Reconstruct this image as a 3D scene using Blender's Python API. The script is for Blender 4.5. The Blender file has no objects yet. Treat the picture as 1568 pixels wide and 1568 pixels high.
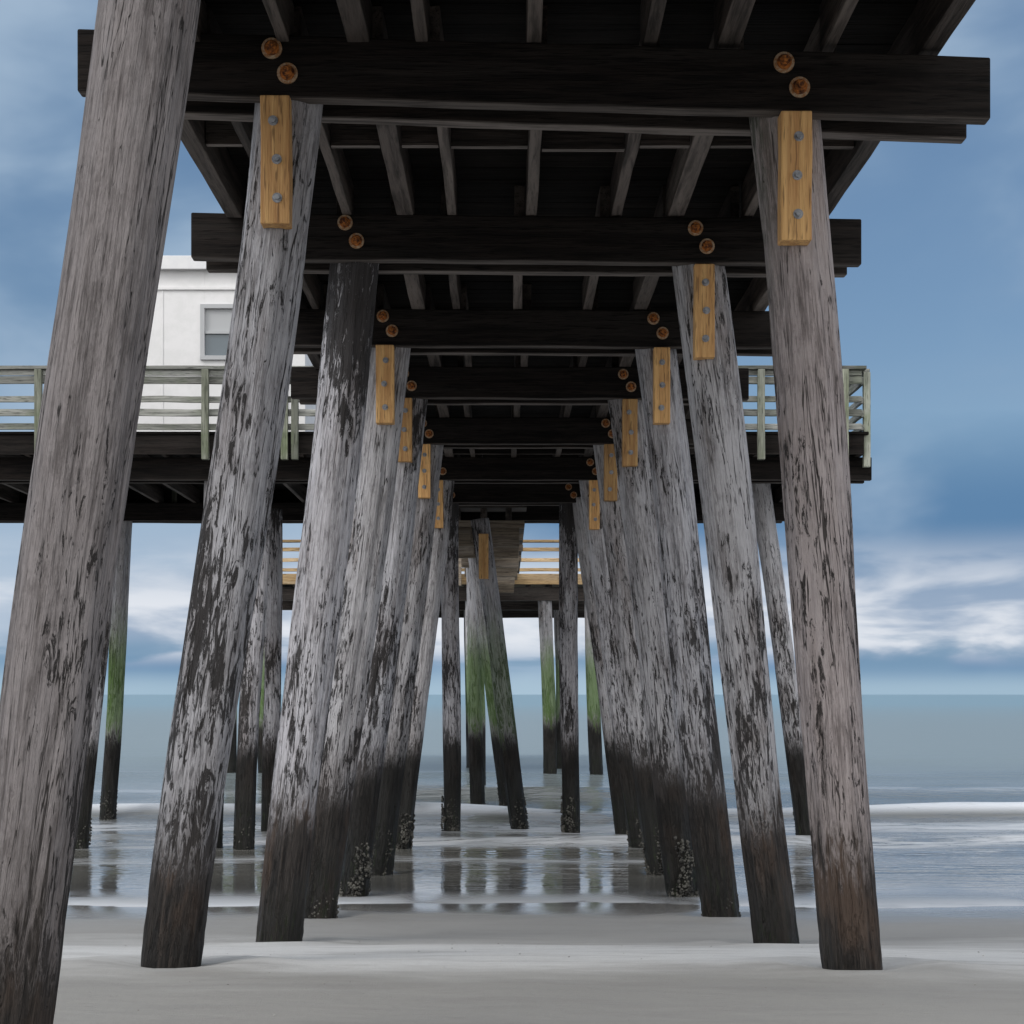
import bpy, math, random
from mathutils import Vector, noise, Matrix
random.seed(7)
ZC=2.06; F=2766.0; VX=774.0; HY=1063.0; H=2.84
scene=bpy.context.scene
scene.view_settings.view_transform='Standard'
scene.view_settings.look='None'
scene.view_settings.exposure=0

# ---------------------------------------------------------------- node helpers
class NT:
    def __init__(s,nt): s.nt=nt; s.l=nt.links
    def n(s,t,props=None,**ins):
        nd=s.nt.nodes.new(t)
        for k,v in (props or {}).items(): setattr(nd,k,v)
        return nd
    def set(s,sock,v):
        if isinstance(v,bpy.types.NodeSocket): s.l.new(v,sock)
        elif isinstance(v,bpy.types.Node): s.l.new(v.outputs[0],sock)
        else: sock.default_value=v
    def math(s,op,a,b=0.0,c=0.0,clamp=False):
        nd=s.n('ShaderNodeMath',{'operation':op,'use_clamp':clamp}); s.set(nd.inputs[0],a); s.set(nd.inputs[1],b); s.set(nd.inputs[2],c); return nd.outputs[0]
    def ss(s,v,a,b,lo=0.0,hi=1.0):
        nd=s.n('ShaderNodeMapRange',{'interpolation_type':'SMOOTHSTEP'}); s.set(nd.inputs[0],v)
        if a>b: a,b,lo,hi=b,a,hi,lo
        nd.inputs[1].default_value=a; nd.inputs[2].default_value=b; nd.inputs[3].default_value=lo; nd.inputs[4].default_value=hi
        return nd.outputs[0]
    def mix(s,f,a,b,mode='MIX'):
        nd=s.n('ShaderNodeMix',{'data_type':'RGBA','blend_type':mode}); s.set(nd.inputs[0],f); s.set(nd.inputs[6],a); s.set(nd.inputs[7],b); return nd.outputs[2]
    def map(s,v,sc,loc=(0,0,0)):
        nd=s.n('ShaderNodeMapping'); s.set(nd.inputs[0],v); nd.inputs['Scale'].default_value=sc
        if isinstance(loc,tuple): nd.inputs['Location'].default_value=loc
        else: s.set(nd.inputs['Location'],loc)
        return nd.outputs[0]
    def noise(s,v,scale,detail=4,rough=.55,dist=0):
        nd=s.n('ShaderNodeTexNoise'); s.set(nd.inputs['Vector'],v)
        nd.inputs['Scale'].default_value=scale; nd.inputs['Detail'].default_value=detail; nd.inputs['Roughness'].default_value=rough; nd.inputs['Distortion'].default_value=dist
        return nd.outputs[0]
    def bump(s,h,st,dist,nrm=None):
        nd=s.n('ShaderNodeBump'); s.set(nd.inputs['Height'],h); s.set(nd.inputs['Strength'],st); s.set(nd.inputs['Distance'],dist)
        if nrm is not None: s.set(nd.inputs['Normal'],nrm)
        return nd.outputs[0]
def C(r,g,b): return (r,g,b,1)
def newmat(name):
    m=bpy.data.materials.new(name); m.use_nodes=True; nt=m.node_tree
    b=nt.nodes['Principled BSDF']; return m,NT(nt),b

def wood(name,axis,dark,light,weather=None,wamt=.4,rough=.8,green=0.0,spec=.3,edge=0.0):
    m,g,b=newmat(name)
    tc=g.n('ShaderNodeTexCoord').outputs['Object']; geo=g.n('ShaderNodeNewGeometry')
    isl=geo.outputs['Random Per Island']
    off=g.n('ShaderNodeCombineXYZ'); g.set(off.inputs[0],g.math('MULTIPLY',isl,37.)); g.set(off.inputs[1],g.math('MULTIPLY',isl,91.)); g.set(off.inputs[2],g.math('MULTIPLY',isl,53.))
    sc=[1,1,1]; sc[axis]=.06
    v=g.map(tc,tuple(sc),off.outputs[0])
    g1=g.noise(v,26,4,.65,.4); g2=g.noise(v,90,2,.6); g3=g.noise(v,5,3,.6)
    col=g.mix(g.ss(g1,.32,.7),C(*dark),C(*light))
    if weather:
        col=g.mix(g.math('MULTIPLY',g.ss(g3,.42,.68),wamt),col,C(*weather))
    if green>0:
        gm=g.noise(tc,2.5,3,.6); col=g.mix(g.math('MULTIPLY',g.ss(gm,.45,.7),green),col,C(.10,.14,.05))
    col=g.mix(g.ss(g2,.56,.66,0,.7),col,C(dark[0]*.35,dark[1]*.35,dark[2]*.35))
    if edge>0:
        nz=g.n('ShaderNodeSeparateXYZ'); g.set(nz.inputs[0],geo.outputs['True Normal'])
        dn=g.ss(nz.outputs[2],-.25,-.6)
        col=g.mix(g.math('MULTIPLY',g.math('MULTIPLY',dn,g.ss(g1,.35,.6,.3,1)),edge),col,C(.20,.175,.16))  # lighter grey undersides: weathering plus caught light painted into the colour
    val=g.math('MULTIPLY_ADD',isl,.8,.6)
    hs=g.n('ShaderNodeHueSaturation'); g.set(hs.inputs['Value'],val); g.set(hs.inputs['Color'],col)
    g.set(b.inputs['Base Color'],hs.outputs[0]); b.inputs['Roughness'].default_value=rough; b.inputs['Specular IOR Level'].default_value=spec
    hh=g.math('ADD',g1,g.math('MULTIPLY',g2,.6))
    g.set(b.inputs['Normal'],g.bump(hh,.7,.012))
    return m

def pile_mat(name,tint=(1,1,1),patchy=0.0,topdark=0.0,brown=.5,moss=0.0,lowf=.07):
    m,g,b=newmat(name)
    tc=g.n('ShaderNodeTexCoord').outputs['Object']; geo=g.n('ShaderNodeNewGeometry'); oi=g.n('ShaderNodeObjectInfo')
    rnd=oi.outputs['Random']
    off=g.n('ShaderNodeCombineXYZ'); g.set(off.inputs[0],g.math('MULTIPLY',rnd,31.)); g.set(off.inputs[1],g.math('MULTIPLY',rnd,17.)); g.set(off.inputs[2],g.math('MULTIPLY',rnd,77.))
    vo=g.n('ShaderNodeVectorMath',{'operation':'ADD'}); g.set(vo.inputs[0],tc); g.set(vo.inputs[1],off.outputs[0]); v=vo.outputs[0]
    vg=g.map(v,(1,1,.05)); vp=g.map(v,(1,1,.17)); vb=g.map(v,(1,1,.28))
    grain=g.noise(vg,52,5,.72,.2); fine=g.noise(vg,150,2,.6); crack=g.noise(vg,15,4,.6,.8)
    big=g.noise(vb,2.6,3,.6); patch=g.noise(vp,34,6,.76,.6); pm=g.noise(vb,3.6,4,.6)
    mot=g.noise(g.map(v,(1,1,.45)),16,5,.75)
    pos=g.n('ShaderNodeSeparateXYZ'); g.set(pos.inputs[0],geo.outputs['Position']); pz=pos.outputs[2]; py=pos.outputs[1]
    T=lambda r,gg,bb: C(r*tint[0],gg*tint[1],bb*tint[2])
    base=g.mix(g.ss(grain,.32,.58),T(.215,.203,.207),T(.50,.485,.50))
    base=g.mix(g.ss(big,.48,.64,0,brown),base,C(.19,.148,.13))
    base=g.mix(g.ss(mot,.50,.64,0,.42),base,T(.16,.147,.148))
    base=g.mix(g.ss(fine,.55,.67,0,.5),base,C(.06,.053,.051))
    base=g.mix(g.ss(pm,.45,.60,0,.6),base,T(.57,.56,.58))
    low=g.ss(pz,ZC+1.6,ZC-.2,0,lowf)
    thr=g.math('ADD',patch,g.math('MULTIPLY_ADD',g.math('SUBTRACT',big,.5),.7,patchy+.005)); thr=g.math('ADD',thr,low)
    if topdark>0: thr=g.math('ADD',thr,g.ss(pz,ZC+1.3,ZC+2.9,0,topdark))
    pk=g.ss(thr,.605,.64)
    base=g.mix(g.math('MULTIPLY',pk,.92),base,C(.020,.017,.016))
    if moss>0:
        mz=g.math('MULTIPLY',g.ss(pos.outputs[0],1.36,1.2),g.ss(pz,ZC+.6,ZC+2.0))
        base=g.mix(g.math('MULTIPLY',g.math('MULTIPLY',mz,g.ss(patch,.35,.55)),moss),base,C(.045,.055,.035))
    ck=g.math('ABSOLUTE',g.math('SUBTRACT',crack,.5)); cm=g.ss(ck,.004,.011,1,0)
    cm=g.math('MULTIPLY',cm,g.ss(pm,.42,.52))
    base=g.mix(g.math('MULTIPLY',cm,.9),base,C(.018,.015,.013))
    zn=g.math('ADD',pz,g.math('MULTIPLY',g.math('SUBTRACT',patch,.5),1.3)); zn=g.math('ADD',zn,g.math('MULTIPLY',g.math('SUBTRACT',big,.5),1.1))
    far=g.ss(py,13,19)
    znf=g.math('SUBTRACT',zn,g.math('MULTIPLY',far,.12))
    al=g.math('MULTIPLY',g.ss(py,26.9,28.5),g.math('MULTIPLY',g.ss(zn,ZC-.9,ZC-.45),g.ss(zn,ZC+1.5,ZC+.4)))
    base=g.mix(g.math('MULTIPLY',al,.8),base,C(.14,.235,.07))
    stain=g.ss(zn,ZC-.3,ZC-1.0,0,.5)
    base=g.mix(stain,base,C(.075,.062,.055))
    tid=g.ss(znf,ZC-.74,ZC-1.02)
    tcol=g.mix(g.ss(grain,.35,.7),C(.009,.008,.0075),C(.055,.045,.039))
    tcol=g.mix(g.ss(pm,.50,.62,0,.45),tcol,C(.11,.07,.048))
    tcol=g.mix(g.math('MULTIPLY',far,.8),tcol,C(.009,.009,.008))
    base=g.mix(g.math('MULTIPLY',tid,.96),base,tcol)
    wet=g.ss(zn,ZC-1.1,ZC-1.6)
    base=g.mix(g.math('MULTIPLY',wet,.65),base,C(.010,.010,.008))
    base=g.mix(g.math('MULTIPLY',g.math('MULTIPLY',wet,g.ss(patch,.54,.62)),.6),base,C(.03,.045,.016))
    hs=g.n('ShaderNodeHueSaturation'); g.set(hs.inputs['Value'],g.math('MULTIPLY_ADD',rnd,.35,.82)); g.set(hs.inputs['Color'],base)
    g.set(b.inputs['Base Color'],hs.outputs[0])
    g.set(b.inputs['Roughness'],g.math('SUBTRACT',.85,g.math('MULTIPLY',wet,.4)))
    b.inputs['Specular IOR Level'].default_value=.3
    hh=g.math('ADD',grain,g.math('MULTIPLY',fine,.5)); hh=g.math('SUBTRACT',hh,g.math('MULTIPLY',cm,1.2)); hh=g.math('SUBTRACT',hh,g.math('MULTIPLY',pk,.5)); hh=g.math('ADD',hh,g.math('MULTIPLY',mot,.7))
    g.set(b.inputs['Normal'],g.bump(hh,1.0,.018))
    return m

def simple(name,col,rough=.6,metal=0,nscale=0,col2=None):
    m,g,b=newmat(name)
    if col2:
        tc=g.n('ShaderNodeTexCoord').outputs['Object']; nz=g.noise(tc,nscale,4,.65)
        g.set(b.inputs['Base Color'],g.mix(g.ss(nz,.38,.62),C(*col),C(*col2)))
        g.set(b.inputs['Normal'],g.bump(nz,.4,.005))
    else: b.inputs['Base Color'].default_value=C(*col)
    b.inputs['Roughness'].default_value=rough; b.inputs['Metallic'].default_value=metal
    return m

MP={'grey':pile_mat('weathered_piling_wood'),
    'near':pile_mat('weathered_piling_wood_dark',(.62,.58,.56),.0),
    'fleck':pile_mat('weathered_piling_wood_flecked',(1.0,1.01,1.03),.02,lowf=.09,brown=.35),
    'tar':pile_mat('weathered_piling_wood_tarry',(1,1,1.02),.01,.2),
    'brown':pile_mat('weathered_piling_wood_brown',(.72,.65,.62),-.01,.0,.85,moss=.9)}
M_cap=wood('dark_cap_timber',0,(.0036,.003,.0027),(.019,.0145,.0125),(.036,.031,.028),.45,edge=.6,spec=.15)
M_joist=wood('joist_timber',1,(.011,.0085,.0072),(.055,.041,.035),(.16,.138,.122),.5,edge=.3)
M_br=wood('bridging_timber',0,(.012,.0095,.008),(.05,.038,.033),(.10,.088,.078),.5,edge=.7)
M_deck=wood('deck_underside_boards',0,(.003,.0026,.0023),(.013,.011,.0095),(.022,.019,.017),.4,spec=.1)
M_block=wood('new_yellow_pine',2,(.48,.25,.095),(.72,.44,.18),None,0,.6)
M_rail=wood('railing_wood_x',0,(.13,.135,.12),(.33,.33,.30),(.45,.45,.43),.5,green=.3)
M_raily=wood('railing_wood_y',1,(.13,.135,.12),(.33,.33,.30),(.45,.45,.43),.5,green=.3)
M_post=wood('railing_wood_z',2,(.12,.13,.095),(.30,.31,.25),(.36,.37,.33),.5,green=.5)
M_tan=wood('pier_head_pine',0,(.36,.23,.11),(.60,.42,.22),(.44,.38,.30),.4)
M_tand=wood('pier_head_weathered',0,(.13,.10,.075),(.30,.245,.18),(.32,.28,.24),.5)
M_wash=simple('weathered_washer',(.30,.14,.05),.7,0,60,(.42,.32,.22))
M_rust=simple('rusty_steel',(.07,.020,.008),.8,.2,45,(.46,.16,.03))
M_galv=simple('galvanised_bolt',(.22,.23,.25),.5,.6,40,(.35,.36,.38))
M_barn=simple('barnacle_crust',(.016,.015,.013),.7,0,10,(.11,.105,.09))
M_white=simple('white_painted_siding',(.76,.755,.75),.6,0,4,(.81,.80,.80))
M_trim=simple('grey_trim',(.45,.46,.47),.6)
M_roof=simple('white_roof_membrane',(.80,.80,.80),.6,0,3,(.74,.74,.75))
m,g,b=newmat('window_glass'); b.inputs['Base Color'].default_value=C(.10,.13,.15); b.inputs['Roughness'].default_value=.06; b.inputs['Specular IOR Level'].default_value=.9; M_glass=m

# ---------------------------------------------------------------- mesh helpers
def empty(name,loc=(0,0,0)):
    e=bpy.data.objects.new(name,None); scene.collection.objects.link(e); e.location=loc; e.empty_display_size=.5; return e
class MB:
    def __init__(s): s.v=[]; s.f=[]; s.m=[]
    def box(s,x0,x1,y0,y1,z0,z1,mi=0,jit=.0,seg=None,dz=0.0):
        L=[x1-x0,y1-y0,z1-z0]; ax=L.index(max(L)); n=seg or (max(1,int(L[ax]/.35)) if jit>0 else 1)
        o=[k for k in range(3) if k!=ax]; lo=[x0,y0,z0]; hi=[x1,y1,z1]; st=len(s.v)
        for i in range(n+1):
            t=i/n; j=[(random.uniform(-jit,jit)) for _ in range(2)]
            for (a,c) in ((0,0),(1,0),(1,1),(0,1)):
                p=[0,0,0]; p[ax]=lo[ax]+(hi[ax]-lo[ax])*t
                p[o[0]]=(hi if a else lo)[o[0]]+j[0]*.6+random.uniform(-jit,jit)*.4
                p[o[1]]=(hi if c else lo)[o[1]]+j[1]*.6+random.uniform(-jit,jit)*.4
                if dz: p[2]-=dz*((p[0]-x0)/(x1-x0)-.5)
                s.v.append(tuple(p))
        def F_(q): s.f.append(tuple(q)); s.m.append(mi)
        F_((st+3,st+2,st+1,st)) 
        for i in range(n):
            a=st+4*i; c=a+4
            for k in range(4):
                k2=(k+1)%4; F_((a+k,a+k2,c+k2,c+k))
        e=st+4*n; F_((e,e+1,e+2,e+3))
    def cyl(s,c,axis,r,h,n=16,mi=0,r2=None,rot=0):
        c=Vector(c); a=Vector(axis).normalized(); u=a.orthogonal().normalized(); w=a.cross(u); r2=r if r2 is None else r2; st=len(s.v)
        for k in range(n):
            t=2*math.pi*k/n+rot; s.v.append(tuple(c+(u*math.cos(t)+w*math.sin(t))*r))
        for k in range(n):
            t=2*math.pi*k/n+rot; s.v.append(tuple(c+a*h+(u*math.cos(t)+w*math.sin(t))*r2))
        for k in range(n):
            k2=(k+1)%n; s.f.append((st+k,st+k2,st+n+k2,st+n+k)); s.m.append(mi)
        s.f.append(tuple(st+n-1-k for k in range(n))); s.m.append(mi)
        s.f.append(tuple(st+n+k for k in range(n))); s.m.append(mi)
    def obj(s,name,mats,parent=None,bevel=0,smooth=False,off=True):
        me=bpy.data.meshes.new(name); vv=[(x,y,z+(ZC if off else 0)) for x,y,z in s.v]
        me.from_pydata(vv,[],s.f); 
        for mm in (mats if isinstance(mats,list) else [mats]): me.materials.append(mm)
        me.polygons.foreach_set('material_index',s.m)
        if smooth: me.polygons.foreach_set('use_smooth',[True]*len(s.f))
        me.update()
        import bmesh
        bm=bmesh.new(); bm.from_mesh(me); bmesh.ops.recalc_face_normals(bm,faces=bm.faces); bm.to_mesh(me); bm.free()
        o=bpy.data.objects.new(name,me); scene.collection.objects.link(o)
        if parent: o.parent=parent
        if bevel:
            md=o.modifiers.new('bevel','BEVEL'); md.width=bevel; md.segments=2; md.limit_method='ANGLE'; md.angle_limit=math.radians(50)
        return o

pier=empty('wooden_pier')
pile_bases=[]
def pile(name,top,base,r0,r1,parent,over_top=.25,under=.7,seed=0,mat='grey'):
    T=Vector(top); B=Vector(base); ax=(T-B).normalized()
    T2=T+ax*over_top; B2=B-ax*under; L=(T2-B2).length; nr=int(L/.06); ns=44
    vs=[]; fs=[]
    for i in range(nr+1):
        t=i/nr; z=t*L
        bow=.022*math.sin(t*math.pi*1.3+seed); bow2=.014*math.sin(t*math.pi*2.1+seed*2.3)
        for k in range(ns):
            a=2*math.pi*k/ns; R=r1+(r0-r1)*t
            dx,dy=math.cos(a),math.sin(a)
            nn=noise.noise(Vector((dx*1.1+seed*3.1,dy*1.1,z*.35)))*.026+noise.noise(Vector((dx*4+seed,dy*4+9,z*.5)))*.015+noise.noise(Vector((dx*12+seed,dy*12,z*1.1)))*.009
            hb_=max(0,1-abs(z-under-.1)/.35)
            nn+=hb_*.014*noise.noise(Vector((dx*6,dy*6+seed,z*9)))
            R2=R+nn*(R/.16)
            vs.append((dx*R2+bow,dy*R2+bow2,z))
    for i in range(nr):
        for k in range(ns):
            k2=(k+1)%ns; fs.append((i*ns+k,i*ns+k2,(i+1)*ns+k2,(i+1)*ns+k))
    fs.append(tuple(range(ns-1,-1,-1))); fs.append(tuple(nr*ns+k for k in range(ns)))
    me=bpy.data.meshes.new(name); me.from_pydata(vs,[],fs); me.materials.append(MP[mat]); me.polygons.foreach_set('use_smooth',[True]*len(fs)); me.update()
    o=bpy.data.objects.new(name,me); scene.collection.objects.link(o); o.parent=parent
    q=ax.to_track_quat('Z','Y'); o.rotation_mode='QUATERNION'; o.rotation_quaternion=q; o.location=(B2.x,B2.y,B2.z+ZC)
    pile_bases.append((B.x,B.y,B.z,r1,ax))
    return o
def barnacles(name,B,ax,r,h0,h1,n,parent,sz=.02):
    mb=MB(); 
    u=ax.orthogonal().normalized(); w=ax.cross(u)
    for i in range(n):
        t=random.random()**1.8; h=h0+(h1-h0)*t; a=random.uniform(0,2*math.pi)
        if noise.noise(Vector((math.cos(a)*1.5,math.sin(a)*1.5,h*3+r*50)))<-.15: continue
        d=u*math.cos(a)+w*math.sin(a); s=random.uniform(.35,1.1)*sz; c=B+ax*h+d*(r*.93+random.uniform(0,.8)*sz*(1-t))
        d2=(d+Vector((random.uniform(-.6,.6),random.uniform(-.6,.6),random.uniform(-.6,.6)))).normalized()
        mb.cyl(c,d2,s,s*1.2,6,0,s*.4,random.random())
    if mb.v: mb.obj(name,M_barn,parent)

bents=[
 dict(d=8.70,L=(440,268,1470),R=(1200,1310,1490),tilt=.075,bl=(1,1),m=('fleck','brown')),
 dict(d=11.85,L=(544,428,1455),R=(1067,1192,1447),tilt=.04,bl=(0,1),m=('tar','grey')),
 dict(d=14.74,L=(598,487,1415),R=(1003,1105,1405),tilt=.02,bl=(1,1),m=('grey','fleck')),
 dict(d=17.34,L=(628,541,1375),R=(957,1047,1366),tilt=.01,bl=(1,1),m=('fleck','grey')),
 dict(d=20.50,L=(655,580,1340),R=(930,1010,1338),tilt=.0,bl=(1,1),m=('grey','grey')),
 dict(d=23.95,L=(676,612,1308),R=(906,982,1310),tilt=.0,bl=(1,1),m=('grey','fleck')),
 dict(d=26.80,L=(690,690,1276),R=(873,873,1276),tilt=0,bl=(0,0),m=('tar','tar')),
]
PX=.137
hard=MB(); hard_b=MB()
def px2(px,py,d): return Vector(((px-VX)*d/F,d,(HY-py)*d/F))
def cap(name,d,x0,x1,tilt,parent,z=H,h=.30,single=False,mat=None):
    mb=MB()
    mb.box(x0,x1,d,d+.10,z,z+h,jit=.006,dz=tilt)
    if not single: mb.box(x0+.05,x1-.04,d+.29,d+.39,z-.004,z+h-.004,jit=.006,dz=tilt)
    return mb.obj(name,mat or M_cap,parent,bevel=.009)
def washers(x,d,z0):
    for (ox,oz) in ((-.02,.235),(.055,.115)):
        hard.cyl((x+ox,d+.003,z0+oz),(0,-1,0),.050,.014,22,0)
        hard.cyl((x+ox,d-.011,z0+oz),(0,-1,0),.036,.010,20,1)
        hard.cyl((x+ox,d-.021,z0+oz),(0,-1,0),.026,.022,6,1)
        hard.cyl((x+ox,d-.043,z0+oz),(0,-1,0),.013,.026,10,1)
blocks=MB()
for i,bt in enumerate(bents):
    d=bt['d']; yc=d+.2
    x1=2.2 if i<5 else 4.72; x0=-2.2 if i<5 else -9.5
    if i==6: x0,x1=-2.2,2.2
    cap('cap_beam_%d'%(i+1),d,PX+x0,PX+x1,bt['tilt']*( (x1-x0)/2.4 if i==0 else 1),pier)
    for side,k in (('left','L'),('right','R')):
        tx,bx,by=bt[k]
        T=Vector(((tx-VX)*yc/F,yc,H)); s=F/yc; B=Vector(((bx-VX)/s,yc,-(by-HY)/s))
        r0,r1=(.165,.145) if i<6 else (.14,.13)
        o=pile('piling_%s_%d'%(side,i+1),T,B,r0,r1,pier,seed=i*2.7+(1.3 if k=='R' else 0),mat=bt['m'][0 if k=='L' else 1])
        ax=(T-B).normalized()
        if i>=2: barnacles('barnacles_%s_%d'%(side,i+1),B,ax,r1,-.05,.55 if i>2 else .25,1300 if i>2 else 500,pier,.018)
        tl=bt['tilt']*(-.5 if k=='R' else .5)
        washers(T.x-.03 if k=='L' else T.x-.01,d,H+tl*.9)
        if bt['bl'][0 if k=='L' else 1]:
            bxo=T.x+(-.035 if k=='L' else .03)+random.uniform(-.01,.01); w=.07+random.uniform(-.005,.005)
            hh=random.uniform(.60,.65); zt=H+tl-.006
            blocks.box(bxo-w,bxo+w,d-.045,d+.07,zt-hh,zt,jit=.003,seg=3)
            for q in (.20,.50,.80):
                zq=zt-hh*q; xq=bxo+random.uniform(-.012,.012)
                hard_b.cyl((xq,d-.044,zq),(0,-1,0),.024,.006,16,0); hard_b.cyl((xq,d-.05,zq),(0,-1,0),.014,.014,6,0)
# nearest bent (only its left piling reaches into the view)
d=5.54; yc=d+.2
pile('piling_left_0',(-1.06,yc,H),(-1.60,yc,-1.18),.155,.145,pier,seed=8,mat='near')
cap('cap_beam_0',d,PX-2.2,PX+2.2,.05,pier); washers(-1.06,d,H)
def ppile(name,t,bq,d,r,par=pier,seed=1.,barn=True,mat='grey'):
    T=px2(t[0],t[1],d); B=px2(bq[0],bq[1],d)
    if B.z>-2.06: B.z=-2.06
    o=pile(name,T,B,r,r*.93,par,over_top=.1,under=1.0,seed=seed,mat=mat)
    if barn: barnacles(name+'_barnacles',B,(T-B).normalized(),r*.93,-.05,.5,400,par,.018)
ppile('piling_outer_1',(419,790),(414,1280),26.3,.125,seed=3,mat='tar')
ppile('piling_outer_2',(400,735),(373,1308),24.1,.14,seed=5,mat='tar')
ppile('piling_outer_3',(1163,735),(1236,1285),25.6,.15,seed=7)
ppile('piling_outer_4',(330,735),(326,1330),24.2,.14,seed=9)
ppile('piling_outer_5',(170,735),(120,1308),24.2,.15,seed=11)
ppile('piling_outer_6',(190,800),(165,1256),29.8,.14,seed=12)
ppile('piling_battered_7',(890,772),(957,1292),26.9,.13,seed=13)
ppile('piling_battered_8',(1000,800),(1045,1262),29.8,.14,seed=14)
ppile('piling_centre_1',(737,805),(797,1272),27.9,.14,seed=15,mat='fleck')
ppile('piling_centre_2',(728,840),(777,1236),33.5,.15,seed=16)
blocks.box(-.41,-.26,27.68,27.76,1.77,2.46,jit=.002,seg=3)
blocks.obj('pine_blocks',M_block,pier,bevel=.006)
hard.obj('cap_bolts',[M_wash,M_rust],pier); hard_b.obj('block_bolts',[M_galv],pier)
cap('cap_beam_8',29.6,PX-9.5,4.62,0,pier)

# joists, bridging and deck
jx=[-1.78,-1.48,-1.04,-.66,-.35,.17,.73,1.12,1.60,2.07]; jw=[.10,.055,.06,.11,.06,.07,.07,.11,.06,.10]
ys=[4.9]+[b['d']+.2 for b in bents]+[29.8]
ys.insert(1,5.74)
jo=MB(); br=MB()
for bi in range(len(ys)-1):
    y0,y1=ys[bi],ys[bi+1]; sh=random.uniform(-.07,.03) if bi!=2 else 0
    xs=[]
    for q,(x,w) in enumerate(zip(jx,jw)):
        e=0 if q in (0,len(jx)-1) else sh+random.uniform(-.03,.03)*(bi!=2)
        top=H+.555
        jo.box(x+e-w/2,x+e+w/2,y0+.003,y1-.003,H+.304 if q not in (0,9) else H+.285,top,jit=.005)
        xs.append((x+e,w))
    if y1-y0>1.5:
        ym=(y0+y1)/2-.05
        for a,b_ in zip(xs[:-1],xs[1:]):
            yj=ym+random.uniform(-.04,.04)
            br.box(a[0]+a[1]/2+.006,b_[0]-b_[1]/2-.006,yj-.025,yj+.025,H+.312+random.uniform(-.01,.01),H+.54,jit=.001)
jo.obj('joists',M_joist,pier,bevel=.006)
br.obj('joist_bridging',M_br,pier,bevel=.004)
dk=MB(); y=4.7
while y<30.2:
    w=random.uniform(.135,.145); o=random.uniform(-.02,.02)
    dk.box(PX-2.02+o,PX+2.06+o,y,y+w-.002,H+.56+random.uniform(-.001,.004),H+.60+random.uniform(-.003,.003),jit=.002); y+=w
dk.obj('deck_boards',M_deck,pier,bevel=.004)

# wide cross platform (both sides)
pj=MB(); 
for x in [k*.6-9.3 for k in range(24)]:
    if -2.05<x<2.3 : continue
    if x>4.6: continue
    pj.box(x-.03,x+.03,23.75,30.0,H+.304,H+.55,jit=.004)
pj.box(4.62,4.70,23.7,30.0,H+.30,H+.55,jit=.004)
pj.obj('platform_joists',M_joist,pier,bevel=.005)
pf=MB(); pf.box(-9.4,4.70,23.68,23.735,H+.31,H+.56,jit=.004); 
pf.box(-9.4,4.70,30.01,30.06,H+.31,H+.56,jit=.004)
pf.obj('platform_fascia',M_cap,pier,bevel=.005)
pd=MB(); y=23.66
while y<30.1:
    pd.box(-9.5,-1.92,y,y+.138,H+.563,H+.60,jit=.001); pd.box(2.24,4.76,y,y+.138,H+.563,H+.60,jit=.001); y+=.14
pd.obj('platform_deck',M_deck,pier,bevel=.004)

# railing of wide platform
rl=empty('wooden_railing'); D0=H+.60
rx=MB(); ry=MB(); rp=MB()
for (a,c) in ((-9.4,-2.0),(2.3,4.66)):
    for z0,z1 in ((.62,.72),(.38,.46),(.20,.29),(.02,.10)):
        rx.box(a,c,23.62,23.66,D0+z0,D0+z1,jit=.008)
    rx.box(a-.03,c+.05,23.55,23.76,D0+.80,D0+.845,jit=.006); rx.box(a,c,23.62,23.66,D0+.70+.03,D0+.795,jit=.005)
    for zz in ((.62,.72),(.38,.46),(.02,.10)):
        rx.box(a,c,29.95,29.99,D0+zz[0],D0+zz[1],jit=.006)
    rx.box(a-.03,c+.05,29.88,30.08,D0+.80,D0+.845,jit=.005)
for px in (315,452,436,150,60,1165,1130,1293):
    x=(px-VX)*23.6/F; rp.box(x-.045,x+.045,23.52,23.615,D0-.38,D0+.795,jit=.004,seg=4)
for x in (-8.5,-7,-5.5,-4,-2.6,2.6,3.6,4.6): rp.box(x-.045,x+.045,30.0,30.09,D0-.3,D0+.795,jit=.003,seg=4)
for zz in ((.62,.72),(.38,.46),(.20,.29),(.02,.10)): ry.box(4.66,4.70,23.7,29.9,D0+zz[0],D0+zz[1],jit=.005)
ry.box(4.60,4.80,23.78,29.86,D0+.80,D0+.845,jit=.004)
for y in (23.75,25.3,26.8,28.3): rp.box(4.71,4.80,y,y+.09,D0-.45,D0+.795,jit=.003,seg=4)
rx.obj('rails',M_rail,rl,bevel=.005); ry.obj('side_rails',M_raily,rl,bevel=.005); rp.obj('posts',M_post,rl,bevel=.005)

# white building on the platform
hb=empty('white_pier_building'); w=MB(); t=MB(); gl=MB(); rf=MB()
X0,X1,Y0,Y1,Zb,Zt=-5.65,-2.95,26.6,29.6,D0,6.27
wx0,wx1,wz0,wz1=-4.43,-3.45,4.98,5.68
w.box(X0,wx0,Y0,Y0+.12,Zb,Zt); w.box(wx1,X1,Y0,Y0+.12,Zb,Zt); w.box(wx0,wx1,Y0+.001,Y0+.12,Zb,wz0); w.box(wx0,wx1,Y0+.001,Y0+.12,wz1,Zt)
w.box(X0,X0+.12,Y0+.121,Y1,Zb,Zt); w.box(X1-.12,X1,Y0+.121,Y1,Zb,Zt); w.box(X0+.121,X1-.121,Y1-.12,Y1,Zb,Zt)
for x in (-5.05,-3.2): w.box(x-.012,x+.012,Y0-.012,Y0-.001,Zb,5.94)
w.box(X0-.02,X1+.02,Y0-.035,Y0-.002,5.95,5.99)
w.obj('walls',M_white,hb,bevel=.004)
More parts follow.
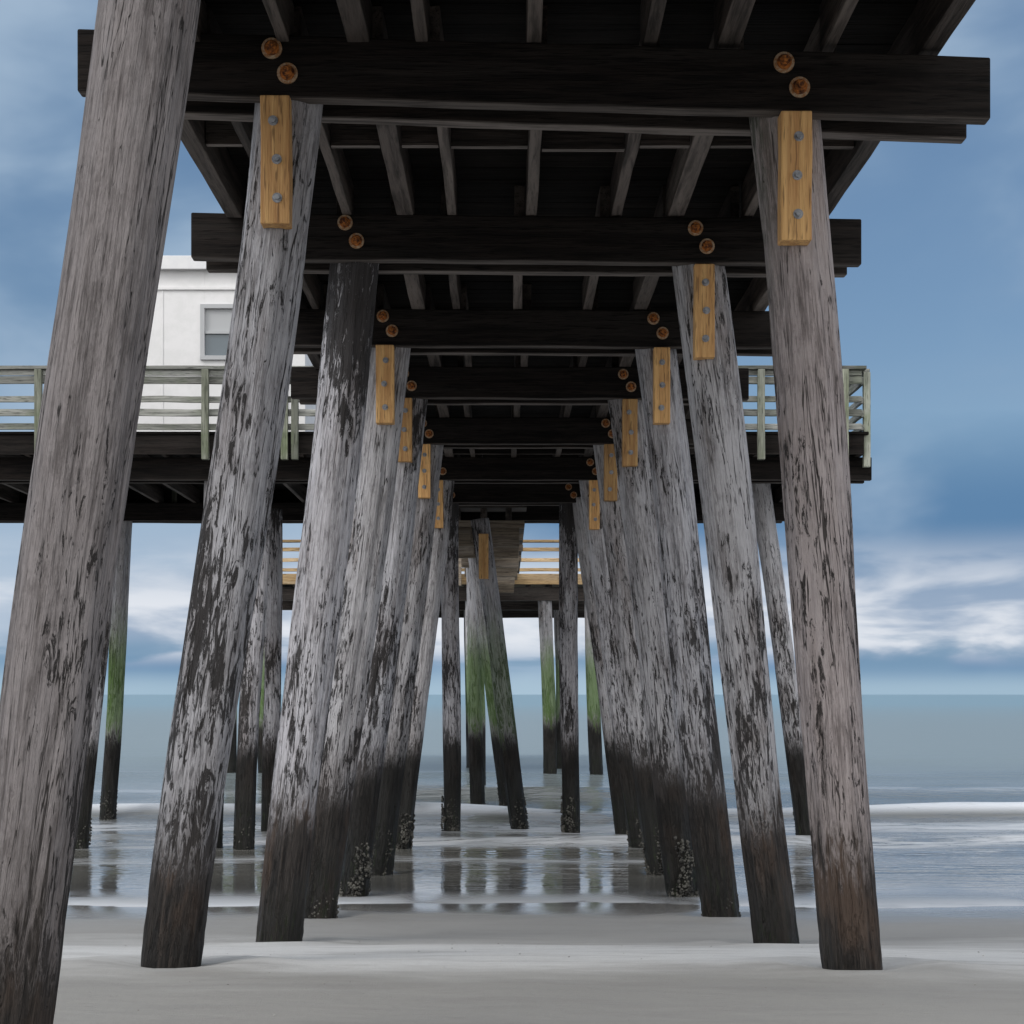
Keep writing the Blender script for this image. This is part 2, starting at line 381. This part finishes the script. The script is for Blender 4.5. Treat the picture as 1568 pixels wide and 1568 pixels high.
rf.box(X0-.05,X1+.05,Y0-.1,Y1+.1,Zt+.002,Zt+.14); rf.box(X0-.06,X1+.06,Y0-.13,Y0-.101,Zt-.04,Zt+.16)
rf.obj('roof',M_roof,hb,bevel=.01)
t.box(wx0-.06,wx1+.06,Y0-.03,Y0-.004,wz1,wz1+.06); t.box(wx0-.06,wx1+.06,Y0-.05,Y0-.004,wz0-.06,wz0)
t.box(wx0-.06,wx0,Y0-.03,Y0-.004,wz0+.001,wz1-.001); t.box(wx1,wx1+.06,Y0-.03,Y0-.004,wz0+.001,wz1-.001)
t.box(wx0+.001,wx1-.001,Y0+.0,Y0+.03,(wz0+wz1)/2-.02,(wz0+wz1)/2+.02)
t.box(-3.95,-3.91,Y0+.0,Y0+.03,wz0+.001,(wz0+wz1)/2-.021)
t.obj('window_frame',M_trim,hb); gl.box(wx0+.001,wx1-.001,Y0+.04,Y0+.05,wz0+.001,wz1-.001); gl.obj('window_pane',M_glass,hb)
bl=MB(); bl.box(wx0+.003,wx1-.003,Y0+.031,Y0+.037,(wz0+wz1)/2,wz1-.003); bl.obj('window_blind',M_trim,hb)

# pier head further out and narrow walkway
ph=empty('pier_head'); HH=2.33
a=MB(); 
a.box(-6.4,2.75,45,45.15,HH,HH+.34,jit=.006); a.box(-6.4,2.75,50,50.15,HH,HH+.34,jit=.006); a.box(-6.4,2.75,55,55.15,HH,HH+.34,jit=.006); a.obj('caps',M_br,ph,bevel=.01)
a=MB(); a.box(-6.45,2.8,44.85,44.93,HH+.40,HH+.66,jit=.006); a.box(-6.45,2.8,44.84,44.92,HH+.96,HH+1.05,jit=.006); a.box(-6.45,2.8,44.84,44.92,HH+1.22,HH+1.31,jit=.006); a.box(-6.45,2.8,44.75,44.98,HH+1.44,HH+1.50,jit=.006)
a.box(-6.45,2.8,44.84,44.92,HH+.72,HH+.80,jit=.006)
a.obj('fascia_and_rails',M_tan,ph,bevel=.008)
a=MB()
for k in range(8): 
    x=-6.3+k*1.29; a.box(x-.05,x+.05,44.70,44.80,HH+.36,HH+1.43,jit=.003,seg=3)
a.obj('posts',M_tand,ph,bevel=.006)
a=MB()
for k in range(18):
    x=-6.3+k*.53; a.box(x-.04,x+.04,44.95,55.2,HH+.345,HH+.6,jit=.004)
a.obj('joists',M_joist,ph)
a=MB(); y=44.95
while y<55.3: a.box(-6.4,2.75,y,y+.19,HH+.605,HH+.65); y+=.2
a.obj('deck',M_tand,ph)
for k,(px,d) in enumerate([(722,45.2),(835,45.2),(398,45.2),(905,45.2),(600,45.2),(350,45.2),(470,50.2),(720,50.2),(858,50.2),(952,50.2),(410,50.2)]):
    T=px2(px,HY-F*HH/d,d); B=px2(px+(8 if k<5 else 3),1190,d); B.z=-2.06
    pile('piling_%d'%k,T,B,.165,.17,ph,over_top=.1,under=1.2,seed=k*1.9)
wk=empty('narrow_walkway'); a=MB()
for k,d in enumerate((28.9,31.2,33.6,36.2,39.0,42.0)):
    e=random.uniform(-.03,.03)
    a.box(-.82,.22+e,d,d+.14,2.36,2.66,jit=.004); a.box(-.80,.30+e,d+.001,d+.15,2.665,2.78,jit=.004)
    a.box(-.82,-.55,d-.05,d-.002,2.40,2.62)
a.obj('cap_beams',M_tand,wk,bevel=.006)
a=MB()
for x in (-.78,-.35,.05): a.box(x-.05,x+.05,28.9,44.8,2.785,2.98,jit=.004)
a.obj('stringers',M_joist,wk); a=MB(); y=28.9
while y<44.7: a.box(-.88,.34,y,y+.14,2.985,3.03); y+=.145
a.obj('deck_boards',M_br,wk)
for k,(d,x) in enumerate(((34,-.62),(39.2,-.66))):
    pile('piling_%d'%k,(x,d,2.4),(x+.1,d,-2.06),.13,.14,wk,under=1.2,seed=k+20)

# ---------------------------------------------------------------- ground
prof=[(-3000,3.0),(-60,0.2),(-20,-.6),(0,-1.12),(6,-1.24),(8.9,-1.31),(9.8,-1.40),(12.05,-1.665),(14.95,-1.85),(17.5,-1.955),(20.7,-2.07),(24,-2.16),(35,-2.7),(80,-5),(400,-9)]
def sandz(x,y):
    for (a,za),(b_,zb) in zip(prof[:-1],prof[1:]):
        if a<=y<=b_:
            t=(y-a)/(b_-a); z=za+(zb-za)*t; break
    else: z=prof[-1][1]
    if 0<y<40 and abs(x)<30:
        k_=1 if y<15 else max(.25,1-(y-15)/3)
        z+=k_*(.022*noise.noise(Vector((x*.35,y*.5,0)))+.010*noise.noise(Vector((x*1.6,y*1.6,4))))
        if x>.0: z-=.012*x*max(0,min(1,(13-y)/3))
        for (bx,by,bz,r,_) in pile_bases:
            if abs(x-bx)<1 and abs(y-by)<1 and by<22:
                dd=math.hypot(x-bx,y-by); z+=(.035*math.exp(-((dd-.42)/.16)**2)-.05*math.exp(-(dd/.28)**2))*.6*k_
    return z
def axis_pts(segs):
    out=[]
    for a,b_,st in segs:
        n=max(1,int(round((b_-a)/st)))
        out+=[a+(b_-a)*i/n for i in range(n)]
    out.append(segs[-1][1]); return out
def grid(name,xs,ys_,fz,mat):
    vs=[(x,y,fz(x,y)+ZC) for y in ys_ for x in xs]; nx=len(xs)
    fs=[(j*nx+i,j*nx+i+1,(j+1)*nx+i+1,(j+1)*nx+i) for j in range(len(ys_)-1) for i in range(nx-1)]
    me=bpy.data.meshes.new(name); me.from_pydata(vs,[],fs); me.materials.append(mat); me.polygons.foreach_set('use_smooth',[True]*len(fs)); me.update()
    o=bpy.data.objects.new(name,me); scene.collection.objects.link(o); return o
m,g,b=newmat('beach_sand')
geo=g.n('ShaderNodeNewGeometry'); P=geo.outputs['Position']; sp=g.n('ShaderNodeSeparateXYZ'); g.set(sp.inputs[0],P)
n1=g.noise(g.map(P,(.35,1,1)),1.3,4,.6); n2=g.noise(P,260,2,.7); n3=g.noise(g.map(P,(.5,1,1)),7,4,.6); n4=g.noise(g.map(P,(.3,1.2,1)),3,4,.65)
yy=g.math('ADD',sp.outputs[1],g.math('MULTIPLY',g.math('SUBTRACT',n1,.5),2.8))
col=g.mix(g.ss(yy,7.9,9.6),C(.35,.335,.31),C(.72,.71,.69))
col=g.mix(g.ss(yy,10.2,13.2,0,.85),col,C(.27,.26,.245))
col=g.mix(g.ss(yy,14.5,16.8,0,.85),col,C(.12,.112,.105))
col=g.mix(g.ss(n4,.48,.68,0,.35),col,C(.28,.265,.25))
col=g.mix(g.ss(n3,.5,.75,0,.2),col,C(.28,.265,.25))
col=g.mix(g.ss(n2,.55,.68,0,.4),col,C(.20,.185,.17))
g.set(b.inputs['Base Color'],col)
g.set(b.inputs['Roughness'],g.ss(yy,12.6,16.4,.85,.10))
b.inputs['Specular IOR Level'].default_value=.45
g.set(b.inputs['Normal'],g.bump(g.math('ADD',g.math('MULTIPLY',n2,.25),n3),g.ss(sp.outputs[1],11,16.5,.6,.03),.025))
xs=axis_pts([(-3000,-100,400),(-100,-12,8),(-12,12,.12),(12,100,8),(100,3000,400)])
yv=axis_pts([(-3000,-60,400),(-60,0,6),(0,6,.5),(6,24,.12),(24,80,4),(80,400,60)])
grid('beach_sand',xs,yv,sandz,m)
sh=MB()
for i in range(120):
    x=random.uniform(-3.5,3.5); y=random.uniform(6.5,12.5); s=random.uniform(.002,.007)
    sh.cyl((x,y,sandz(x,y)+.001),(random.uniform(-.3,.3),random.uniform(-.3,.3),1),s,s*.5,7,0,s*.5,random.random()*3)
sh.obj('shell_fragments',simple('shell_and_pebble',(.12,.11,.10),.7,0,9,(.45,.43,.40)))

def sea_z(x,y):
    z=-2.06
    a=max(0,min(1,(y-20.5)/4)); f=max(0,1-(y-60)/300) if y>60 else 1
    if y<400:
        wob=noise.noise(Vector((x*.12,y*.05,3)))*1.6
        for c,h,w_ in ((29.9,.34,1.0),(25.2,.12,.7),(36.5,.22,1.6),(45,.16,2.2),(57,.15,3)):
            t=(y+wob-c)
            w2=w_*(.45 if t<0 else 1.1)
            z+=h*math.exp(-(t/w2)**2)*(.6+.6*noise.noise(Vector((x*.25,c,0))))
        z+=a*.035*noise.noise(Vector((x*.5,y*1.1,9)))*f
    s=sandz(x,y) if y<30 else -9
    edge=16.3+.7*noise.noise(Vector((x*.45,1.3,0)))
    film=s+.006 if y>edge else s-.03*(min(1,(edge-y)*2))-.002
    return max(z,film) if y>edge else film
m,g,b=newmat('sea_water')
geo=g.n('ShaderNodeNewGeometry'); P=geo.outputs['Position']; sp=g.n('ShaderNodeSeparateXYZ'); g.set(sp.inputs[0],P); Y=sp.outputs[1]
wv=g.noise(g.map(P,(.22,.55,1)),.8,3,.55); rp_=g.noise(g.map(P,(.45,1.5,1)),3.2,3,.6); lac=g.noise(g.map(P,(.4,1.3,1)),1.7,7,.72,1.2)
fw=g.noise(g.map(P,(.12,.05,1)),1.0,2,.5); fb=g.noise(g.map(P,(.3,.1,1)),1.6,3,.6)
yw=g.math('ADD',Y,g.math('MULTIPLY',g.math('SUBTRACT',fw,.5),3.0))
def band(c,a,b2):
    return g.math('MULTIPLY',g.ss(yw,c-a,c-a*.1),g.ss(yw,c+b2,c+b2*.1))
fm=g.math('MULTIPLY',band(27.6,1.6,2.2),.8)
fm=g.math('MAXIMUM',fm,g.math('MULTIPLY',band(24.9,1.2,1.6),.75))
fm=g.math('MAXIMUM',fm,g.math('MULTIPLY',band(37,1.5,2.5),.3))
fm=g.math('MAXIMUM',fm,g.math('MULTIPLY',band(22.2,.5,1.0),.4))
fm=g.math('MULTIPLY',fm,g.ss(lac,.30,.60))
fm=g.math('MAXIMUM',fm,g.math('MULTIPLY',g.math('MULTIPLY',g.ss(sp.outputs[2],.05,.22),g.ss(fb,.34,.52,.3,1)),g.math('MULTIPLY',g.ss(Y,33,30.6),g.ss(lac,.22,.46))))
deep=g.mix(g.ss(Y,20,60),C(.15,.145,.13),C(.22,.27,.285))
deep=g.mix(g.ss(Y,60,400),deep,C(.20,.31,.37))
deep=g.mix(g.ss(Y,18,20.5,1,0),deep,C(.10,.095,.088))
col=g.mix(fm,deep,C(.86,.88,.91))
g.set(b.inputs['Base Color'],col)
g.set(b.inputs['Roughness'],g.math('MAXIMUM',g.ss(Y,22,60,.03,.4),g.math('MULTIPLY',fm,.8)))
b.inputs['IOR'].default_value=1.33; b.inputs['Specular IOR Level'].default_value=.85
st=g.ss(Y,17,25,.045,.55)
g.set(b.inputs['Normal'],g.bump(g.math('ADD',wv,g.math('MULTIPLY',rp_,.35)),st,.22))
xs=axis_pts([(-6000,-300,800),(-300,-30,30),(-30,-12,1),(-12,14,.2),(14,30,1),(30,300,30),(300,6000,800)])
yv=axis_pts([(15.4,34,.11),(34,70,.5),(70,200,6),(200,1000,80),(1000,9000,1000)])
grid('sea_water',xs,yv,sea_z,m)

# ---------------------------------------------------------------- sky + sun
W=bpy.data.worlds.new('World'); scene.world=W; W.use_nodes=True; g=NT(W.node_tree)
for n_ in list(W.node_tree.nodes): W.node_tree.nodes.remove(n_)
out=g.n('ShaderNodeOutputWorld'); bg=g.n('ShaderNodeBackground')
SE=math.radians(38); SR=math.atan2(-.62,-.55)
sky=g.n('ShaderNodeTexSky',{'sky_type':'NISHITA','sun_disc':False,'sun_elevation':SE,'sun_rotation':SR,'air_density':1.0,'dust_density':.3,'ozone_density':3.0})
tc=g.n('ShaderNodeTexCoord').outputs['Generated']; sp=g.n('ShaderNodeSeparateXYZ'); g.set(sp.inputs[0],tc)
z=g.math('MAXIMUM',sp.outputs[2],0.0)
c1=g.noise(g.map(tc,(1,1,2.0),(2.2,0,.9)),4.2,5,.48,.3)
c2=g.noise(g.map(tc,(1,1,4.5),(.4,0,.3)),10.0,5,.50,.3)
behind=g.ss(sp.outputs[1],.35,-.5)
front=g.math('SUBTRACT',1.0,behind)
veil=g.math('ADD',c1,g.ss(sp.outputs[0],.18,-.18,-.08,.07))
cl=g.mix(g.ss(veil,.38,.64),C(.95,1.95,3.4),C(2.9,3.9,5.1))
nearw=g.math('MULTIPLY',g.ss(z,.012,.03),g.ss(z,.095,.045))
cl=g.mix(g.math('MULTIPLY',nearw,g.ss(c2,.34,.60,.3,1)),cl,C(6.3,6.6,7.1))
dk_=g.math('MULTIPLY',g.ss(z,.008,.018),g.ss(z,.036,.024))
cl=g.mix(g.math('MULTIPLY',dk_,g.ss(c2,.56,.42,0,.7)),cl,C(1.5,2.6,3.8))
haze=g.ss(z,.02,.002)
cl=g.mix(g.math('MULTIPLY',haze,.8),cl,C(3.4,4.6,5.5))
cl=g.mix(g.math('MULTIPLY',g.ss(z,.3,.7),front),cl,C(7,7.5,8.2))
cl=g.mix(behind,cl,C(12.4,12.4,12.4))  # unseen sky behind the camera and overhead brightened as added fill light
mask=g.math('MAXIMUM',g.ss(z,.19,.10),g.ss(veil,.40,.62,.35,.9))
mask=g.math('MAXIMUM',mask,g.math('MULTIPLY',behind,.9)); mask=g.math('MAXIMUM',mask,g.ss(z,.3,.6,0,.85))
hs=g.n('ShaderNodeHueSaturation'); hs.inputs['Saturation'].default_value=.98; hs.inputs['Value'].default_value=.72; g.set(hs.inputs['Color'],sky.outputs[0])
g.set(bg.inputs[0],g.mix(mask,hs.outputs[0],cl)); bg.inputs[1].default_value=.12
g.l.new(bg.outputs[0],out.inputs[0])
ld=bpy.data.lights.new('sun','SUN'); ld.energy=1.1; ld.angle=math.radians(28); ld.color=(1,.97,.93)
lo=bpy.data.objects.new('sun',ld); scene.collection.objects.link(lo)
v=Vector((math.sin(SR)*math.cos(SE),math.cos(SR)*math.cos(SE),math.sin(SE))); lo.rotation_euler=v.to_track_quat('Z','Y').to_euler(); lo.location=v*50

cd=bpy.data.cameras.new('camera'); cd.sensor_width=36; cd.lens=F/1568*36; cd.shift_x=10/1568; cd.shift_y=279/1568; cd.clip_end=20000; cd.clip_start=.05
co=bpy.data.objects.new('camera',cd); scene.collection.objects.link(co); co.location=(0,0,ZC); co.rotation_euler=(math.radians(90),0,0); scene.camera=co
